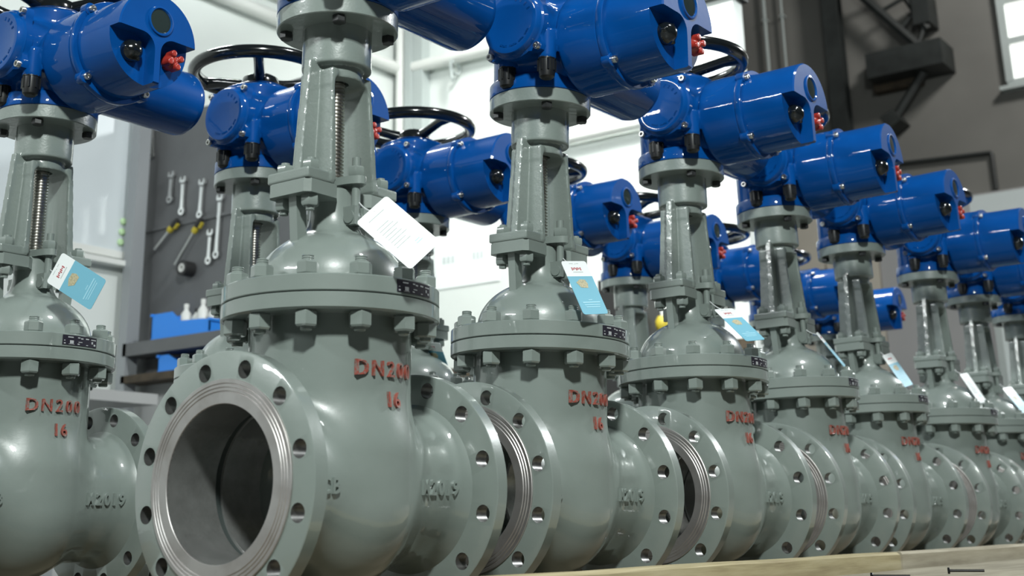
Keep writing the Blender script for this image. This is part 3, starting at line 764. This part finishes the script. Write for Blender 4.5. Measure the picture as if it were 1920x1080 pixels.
    arc = [(R * math.cos(a0 + (PI - 2 * a0) * k / 30), R * math.sin(a0 + (PI - 2 * a0) * k / 30)) for k in range(31)]
    sw, rr = 0.0065, 0.030
    yb = -math.sqrt(R * R - sw * sw)
    left = [(-sw - rr + rr * math.sin(t), zl - rr + rr * math.cos(t)) for t in [PI / 2 * k / 8 for k in range(9)]]
    poly = arc + [(y, z) for y, z in left] + [(-sw, yb)] + [(sw, yb)] + [(-y, z) for y, z in left[::-1]]
    poly = [(p[0], p[1]) for p in poly]
    # arc runs right -> left over the top, then the left scallop, the stalk, the right scallop
    n = len(poly)
    MX = Matrix(((0, 0, 1, 0), (1, 0, 0, YC), (0, 1, 0, ZC), (0, 0, 0, 1)))
    side_v = [MX @ Vector((p[0], p[1], XF - 0.001)) for p in poly]; mid_v = [MX @ Vector((p[0], p[1], XE - 0.003)) for p in poly]; top_v = [MX @ Vector((p[0] * 0.972, p[1] * 0.972, XE)) for p in poly]
    fs = []
    for i in range(n):
        j = (i + 1) % n
        fs += [(i, j, n + j, n + i), (n + i, n + j, 2 * n + j, 2 * n + i)]
    tri = tessellate_polygon([[Vector((p[0], p[1], 0)) for p in poly]])
    fs += [tuple(2 * n + i for i in t) for t in tri]
    cc.add(side_v + mid_v + top_v, fs)
    cov = vbuild('control_cover', cc, 'blue_enamel', act, 32)
    wz = ZC + 0.033
    wr = MB().lathe([(0.0225, XE - 0.002), (0.0225, XE + 0.001), (0.0245, XE + 0.0035), (0.0275, XE + 0.003), (0.0290, XE - 0.001)], 40, T(0, YC + 0.002, wz) @ TO_X)
    vbuild('window_bezel', wr, 'blue_enamel', act, 30)
    vbuild('display_window', MB().lathe([(0, XE + 0.0012), (0.018, XE + 0.0010), (0.0230, XE + 0.0006), (0.0230, XE - 0.003)], 40, T(0, YC + 0.002, wz) @ TO_X), 'window_glass', act, 30)
    def knob(cy, cz, rk, mat, nm, rot, lobes, rl, hl):
        def f(x, y, z):
            d = (np.sqrt((x / rk) ** 2 + (y / rk) ** 2 + ((z - 0.004) / 0.021) ** 2) - 1) * rk
            d = np.maximum(d, -z - 0.001)
            for k in range(lobes):
                a = rot + 2 * PI * k / lobes
                d = smin(d, s_cyl(x - rk * 0.86 * math.cos(a), y - rk * 0.86 * math.sin(a), z, rl, 0.006, hl, 0.002), 0.003)
            return d
        mb = surface_net(f, (-rk - rl - 0.004, -rk - rl - 0.004, -0.004), (rk + rl + 0.004, rk + rl + 0.004, 0.034), 0.0018)
        M = T(XF, cy, cz) @ TO_X
        mb.v = [tuple(M @ Vector(q)) for q in mb.v]
        vbuild(nm, mb, mat, act, 50)
    knob(YC - 0.041, ZC - 0.031, 0.0205, 'black_enamel', 'selector_knob', 0.5, 3, 0.0042, 0.017)
    knob(YC + 0.044, ZC - 0.029, 0.0150, 'red_plastic', 'stop_knob', 0.4, 4, 0.0062, 0.027)
    # terminal cover on the other side: lobed flange, round face, raised marks
    mb = MB()
    pts = []
    for k in range(72):
        a = 2 * PI * k / 72
        bump_ = max(0, math.cos(4 * (a - PI / 4))) ** 3
        pts.append((0.0645 * math.cos(a) * (1 + 0.28 * bump_), 0.0645 * math.sin(a) * (1 + 0.28 * bump_)))
    MT = T(TX, 0, TZ) @ TO_NY
    mb.prism(pts, 0.106, 0.1215, MT)
    mb.lathe([(0.066, 0.121), (0.0625, 0.124), (0.0600, 0.1325), (0.0575, 0.135), (0.050, 0.1355), (0.048, 0.1348), (0, 0.1348)], 60, MT)
    tcv = vbuild('terminal_cover', mb, 'blue_enamel', act, 32)
    marks = MB()
    for a0_, a1_, n_ in ((-0.65 * PI, -0.16 * PI, 17), (0.14 * PI, 0.40 * PI, 4)):
        for k in range(n_):
            if n_ > 8 and k in (4, 9, 13): continue
            a = a0_ + (a1_ - a0_) * k / (n_ - 1); h_ = 0.0035 if n_ > 8 else 0.007
            Mk = MT @ RZ(a) @ T(0.0445, 0, 0.135)
            for bx in ((-h_ / 2, h_ / 2, -0.0016, -0.0006), (-h_ / 2, h_ / 2, 0.0006, 0.0016), (-h_ / 2 if k % 2 else h_ / 2 - 0.001, (-h_ / 2 + 0.001) if k % 2 else h_ / 2, -0.0012, 0.0012)):
                b2 = MB().box(bx[0], bx[1], bx[2], bx[3], -0.0005, 0.0007); marks.merge(b2, Mk)
    tag(vbuild('cast_marks', marks, 'blue_enamel', act, 0), kind='stuff')
    for k in range(4):
        a = PI / 4 + PI / 2 * k
        cap_screw(MT @ T(0.0745 * math.cos(a), 0.0745 * math.sin(a), 0.1215))
    # cable entry plugs
    for px in (-0.005, 0.083):
        mb = MB().lathe([(0.0165, 0.7470), (0.0165, 0.7440), (0.0155, 0.7435), (0.0155, 0.7240), (0.0138, 0.7120), (0.0095, 0.7085), (0, 0.7080)], 20, T(px, -0.094, 0))
        for k in range(8):
            a = 2 * PI * k / 8; mb.box(px + 0.0153 * math.cos(a) - 0.0016, px + 0.0153 * math.cos(a) + 0.0016, -0.094 + 0.0153 * math.sin(a) - 0.0016, -0.094 + 0.0153 * math.sin(a) + 0.0016, 0.722, 0.743)
        vbuild('cable_plug', mb, 'black_plastic', act, 35)
    # motor
    mt = MB().lathe([(0.060, 0.090), (0.081, 0.092), (0.083, 0.095), (0.083, 0.108), (0.080, 0.112), (0.0705, 0.114), (0.0700, 0.120), (0.0692, 0.318), (0.0672, 0.328), (0.062, 0.335), (0.050, 0.338), (0, 0.338)], 60, T(0, 0, 0.82) @ TO_PY)
    mot = vbuild('motor', mt, 'blue_enamel', act, 32)
    for a in (-0.35, -0.75, 0.6, 2.2, 3.6, 4.1):
        cap_screw(T(0.0765 * math.cos(a), 0.110, 0.82 + 0.0765 * math.sin(a)) @ TO_PY, 'motor_screw', 0.006, 0.007)
    # handwheel
    hw = MB().torus(0.1510, 0.0150, 0.036, 72, 14)
    hw.lathe([(0.0, 0.030), (0.030, 0.030), (0.040, 0.024), (0.044, 0.012), (0.046, 0.0), (0.046, -0.014), (0.0, -0.014)], 36)
    for k in range(3):
        a = 2 * PI * k / 3
        hw.tube([(q * math.cos(a), q * math.sin(a), z) for q, z in ((0.03, 0.012), (0.06, 0.020), (0.11, 0.032), (0.148, 0.036))], 0.012, 10, rads=[0.016, 0.0125, 0.012, 0.0145])
    hw.v = [(x, y, z + 0.9165) for x, y, z in hw.v]
    wheel = vbuild('handwheel', hw, 'black_enamel', act, 50, (0, 0, 0.9165))
    return root

def copy_tree(o, parent=None):
    c = o.copy(); col.objects.link(c); c.parent = parent
    for ch in list(o.children): copy_tree(ch, c)
    return c
proto = make_valve()
def clean(o):
    for ch in o.children: clean(ch)
    if '_o' in o: del o['_o']

S, DX, Y2 = 0.5493, 0.7713, 0.0117
FRONT = [((0.0008, -0.0001), 0.0, (0.0045, -0.0007)), ((0.0036, 0.5250), -0.0286, (0.0279, 0.0071)), ((0.0044, 1.1111), -0.0191, (-0.0016, 0.0074)),
         ((0.0016, 1.6491), 0.0351, (-0.0205, -0.0086)), ((-0.0100, 2.1935), -0.0473, (-0.0178, -0.0059)), ((0.0119, 2.7499), -0.0084, (0.0025, 0.0007)),
         ((0.0, 3.2958), 0.01, (-0.008, 0)), ((0.0, 3.8451), -0.01, (0.0, 0)), ((0.0, 4.3944), 0.0, (0.0, 0))]
ORD = ['', 'second', 'third', 'fourth', 'fifth', 'sixth', 'seventh', 'eighth', 'ninth']
clean(proto)
VALVES = {}
def place(i, row, x, y, yaw, lean, label, group, wheel):
    o = proto if (row == 1 and i == 0) else copy_tree(proto)
    zax = Vector((lean[0], lean[1], 1)).normalized()
    xax = Vector((math.cos(yaw), math.sin(yaw), 0)); xax = (xax - zax * xax.dot(zax)).normalized(); yax = zax.cross(xax)
    M = Matrix(((xax.x, yax.x, zax.x, x), (xax.y, yax.y, zax.y, y), (xax.z, yax.z, zax.z, 0), (0, 0, 0, 1)))
    VALVES[(row, i)] = M.copy()
    o.matrix_world = M @ T(0, 0, -OFF)
    tag(o, label, 'valve', group)
    for ch in o.children:
        if ch.name.startswith('actuator'):
            for g in ch.children:
                if g.name.startswith('handwheel'): g.rotation_euler = (0, 0, wheel)
    return o
FL = ['nearest grey gate valve in the front row, open bore facing left, white tag on it']
FL += [ORD[i] + ' grey gate valve from the left in the front row, with blue electric actuator' for i in range(1, 9)]
for i, (q, yaw, lean) in enumerate(FRONT):
    place(i, 1, q[0], q[1], yaw, lean, FL[i], 'front row of gate valves', (2.2, 1.1, 0.35, 1.9, 0.8, 2.6, 0.1, 1.2, 0.6)[i])
BL = ['grey gate valve at the left edge of the photo, first of the back row', 'gate valve in the back row just behind the nearest front valve, black handwheel above it']
BL += [ORD[i] + ' gate valve from the left in the back row, seen between front row valves' for i in range(2, 8)]
for i in range(8):
    place(i, 2, -DX, Y2 + i * S, 0.0, (0, 0), BL[i], 'back row of gate valves', (0.5, -0.80, -0.19, 0.5, 1.7, 0.2, 1.0, 2.0)[i])

# ================================================================== paper tags on strings
def hang_tag(row, i, loc, ux, uy, label, white=False):
    M = VALVES[(row, i)]; W, H = 0.059, 0.103
    o = M @ Vector(loc)
    X = Vector(ux).normalized(); Yv = Vector(uy); Yv = (Yv - X * Yv.dot(X)).normalized(); Z = X.cross(Yv)
    root = empty('paper_tag'); root.matrix_world = Matrix(((X.x, Yv.x, Z.x, o.x), (X.y, Yv.y, Z.y, o.y), (X.z, Yv.z, Z.z, o.z), (0, 0, 0, 1)))
    tag(root, label, 'tag', 'paper tags on the valves')
    def rr(x0, x1, y0, y1, c, tl=True, bl=True):
        pts = []
        for (cx, cy, a0, on) in ((x1 - c, y1 - c, 0, tl), (x0 + c, y1 - c, PI / 2, tl), (x0 + c, y0 + c, PI, bl), (x1 - c, y0 + c, 1.5 * PI, bl)):
            if on: pts += [(cx + c * math.cos(a0 + PI / 2 * k / 4), cy + c * math.sin(a0 + PI / 2 * k / 4)) for k in range(5)]
            else: pts.append((x0 if cx < (x0 + x1) / 2 else x1, y0 if cy < (y0 + y1) / 2 else y1))
        return pts
    # slightly bowed card
    def card(x0, x1, y0, y1, c, tl, bl, z0, z1):
        mb = MB().prism(rr(x0, x1, y0, y1, c, tl, bl), z0, z1); return mb
    def marks(name, rects, mat, z=0.0006):
        mb = MB()
        for (x0, x1, y0, y1) in rects: mb.box(x0, x1, y0, y1, z - 0.0004, z + 0.0001)
        tag(build(name, mb, mat, root, smooth=0), kind='stuff')
    if white:
        build('card', card(-W / 2, W / 2, -H, 0, 0.005, True, True, -0.0003, 0.0004), 'tag_white', root, smooth=0)
        marks('small_print', [(-0.019 + 0.0, 0.004 + 0.004 * (k % 3), -0.030 - 0.0055 * k, -0.0285 - 0.0055 * k) for k in range(8)] + [(-0.018, 0.012, -0.0135, -0.012)], 'print_dark')
        marks('stamp', [(0.006, 0.015, -0.079, -0.077), (0.005, 0.017, -0.083, -0.081)], 'print_pale')
    else:
        build('card', card(-W / 2, W / 2, -0.030, 0, 0.005, True, False, -0.0003, 0.0004), 'tag_white', root, smooth=0)
        build('colour_panel', card(-W / 2, W / 2, -H, -0.030, 0.005, False, True, -0.0003, 0.0004), 'tag_teal', root, smooth=0)
        marks('logo_print', [(-0.0120 + 0.0033 * k, -0.0120 + 0.0033 * k + 0.0022, -0.0185 + 0.0012 * (k % 3), -0.0125 - 0.0010 * (k % 2)) for k in range(7)], 'print_red')
        marks('small_print', [(-0.011, 0.012, -0.0225, -0.021), (-0.013, -0.004, -0.0055, -0.0045), (0.003, 0.009, -0.0055, -0.0045)], 'print_grey')
        build('picture_print', MB().prism([(-0.015, -0.042), (-0.008, -0.052), (0.008, -0.053), (0.011, -0.045), (0.008, -0.037), (-0.004, -0.036)], 0.0003, 0.0007), 'print_gold', root, smooth=0)
        marks('text_lines', [(-0.004, 0.005, -0.0765, -0.075), (-0.020, 0.021, -0.0815, -0.0795), (-0.018, 0.019, -0.086, -0.0845), (-0.016, 0.017, -0.090, -0.0885)], 'print_pale')
    # string loop to the gland bolt
    a = root.matrix_world @ Vector((0.0, -0.006, 0.001)); e = M @ Vector((0.047, 0.004, 0.405))
    inv = root.matrix_world.inverted()
    m1 = a.lerp(e, 0.5) + Vector((0, 0, -0.008))
    pts = [inv @ a] + [inv @ (a * (1 - t) ** 2 + m1 * 2 * t * (1 - t) + e * t ** 2) for t in (0.25, 0.5, 0.75)] + [inv @ e]
    build('string', MB().tube(pts, 0.0011, 6), 'string_white', root)
hang_tag(1, 0, (0.136, -0.067, 0.367), (0.41, 0.587, 0.698), (-0.662, -0.336, 0.67), 'plain white back of a tag hanging on the nearest front valve', True)
hang_tag(1, 1, (0.120, -0.069, 0.379), (0.226, 0.966, 0.123), (-0.391, -0.025, 0.92), 'white and teal tag hanging on the second front row valve')
hang_tag(1, 2, (0.107, -0.049, 0.373), (0.26, 0.956, 0.138), (-0.697, 0.087, 0.712), 'slanting white and teal tag on the third front row valve')
hang_tag(1, 3, (0.078, 0.0, 0.392), (-0.30, 0.93, 0.19), (-0.55, -0.05, 0.83), 'teal tag seen almost edge-on at the fourth front row valve')
hang_tag(1, 4, (0.067, 0.003, 0.395), (0.123, 0.967, 0.222), (-0.452, -0.144, 0.88), 'white and teal tag hanging on the fifth front row valve')
hang_tag(1, 5, (0.075, 0.006, 0.388), (0.126, 0.98, 0.154), (-0.451, -0.082, 0.889), 'glaring white tag hanging on the sixth front row valve', True)
hang_tag(1, 6, (0.072, 0.006, 0.388), (0.25, 0.95, 0.154), (-0.55, -0.082, 0.82), 'pale teal tag on the seventh valve, at the right edge of the photo')
hang_tag(2, 0, (0.146, -0.055, 0.388), (0.525, 0.106, 0.844), (-0.767, -0.371, 0.524), 'tilted white and teal tag on the leftmost back row valve')
hang_tag(2, 2, (0.057, -0.003, 0.387), (0.969, 0.191, -0.159), (0.248, -0.727, 0.64), 'shaded teal tag behind the nearest front row valve')

# ================================================================== timber under and in front of the valves
def beam(x0, x1, y0, y1, z0, z1, mat, label, group='timbers under the valves', name='timber_beam', jig=0.002):
    mb = MB(); n = 10
    vs = []
    for k in range(n + 1):
        y = y0 + (y1 - y0) * k / n
        for (x, z) in ((x0, z0), (x1, z0), (x1, z1 - 0.004), (x1 - 0.004, z1), (x0, z1)):
            vs.append((x + random.uniform(-jig, jig), y, z + random.uniform(-jig, jig) * 0.6))
    fs = [(k * 5 + j, k * 5 + (j + 1) % 5, (k + 1) * 5 + (j + 1) % 5, (k + 1) * 5 + j) for k in range(n) for j in range(5)] + [(0, 1, 2, 3, 4), tuple(n * 5 + j for j in range(5))[::-1]]
    mb.add(vs, fs)
    o = build(name, mb, mat, smooth=0)
    return tag(o, label, 'timber', group)
# flanges rest on two long bearers in each row
for q, x in enumerate((0.0, -DX)):
    for s in (-1, 1):
        pass
beam(-0.30, 0.215, -0.45, 4.75, -0.235, -0.1735, 'timber_dark', 'dark plank deck carrying the front row of valves', name='plank_deck', jig=0.0)
beam(-DX - 0.26, -DX + 0.26, -0.5, 4.4, -0.235, -0.1735, 'timber_dark', 'dark plank deck carrying the back row of valves', name='plank_deck', jig=0.0)
for row, x0, x1 in ((0, -0.30, 0.215), (1, -DX - 0.26, -DX + 0.26)):
    for k, y in enumerate((-0.3, 1.2, 2.7, 4.1)):
        o = tag(build('pallet_skid', MB().box(x0, x1, y, y + 0.1, FLOOR, -0.236), 'timber_dark', smooth=0),
                ('first', 'second', 'third', 'last')[k] + ' skid block from the left below the ' + ('front' if row == 0 else 'back') + ' plank deck', 'timber', 'skids below the decks')
beam(0.225, 0.275, -0.5, 1.497, -0.30, -0.1195, 'timber_yellow', 'yellowish front timber board along the near part of the front row')
beam(0.225, 0.275, 1.512, 4.6, -0.30, -0.1185, 'timber_pale', 'paler front timber board along the far part of the front row')
beam(0.30, 0.62, 0.35, 2.9, -0.19, -0.152, 'timber_loose', 'loose pale plank lying in front of the timber boards', jig=0.001)
def screw(x, y, z, rz, label):
    o = tag(empty('black_screw', (x, y, z)), label, 'screw', 'black screws on the plank'); o.rotation_euler = (0, 0, rz)
    build('shank', MB().tube([(0.004, 0, 0), (0.066, 0, 0)], 0.0026, 10), 'screw_black', o)
    build('head', MB().hexnut(0.010, 0, 0.0045, TO_X, ch=0.0006), 'screw_black', o, smooth=0)
screw(0.455, 1.24, -0.1463, 0.30, 'black screw lying on the pale plank, head to the left')
screw(0.42, 0.93, -0.1463, 0.30, 'black screw at the bottom edge of the photo, nearest to the valves')
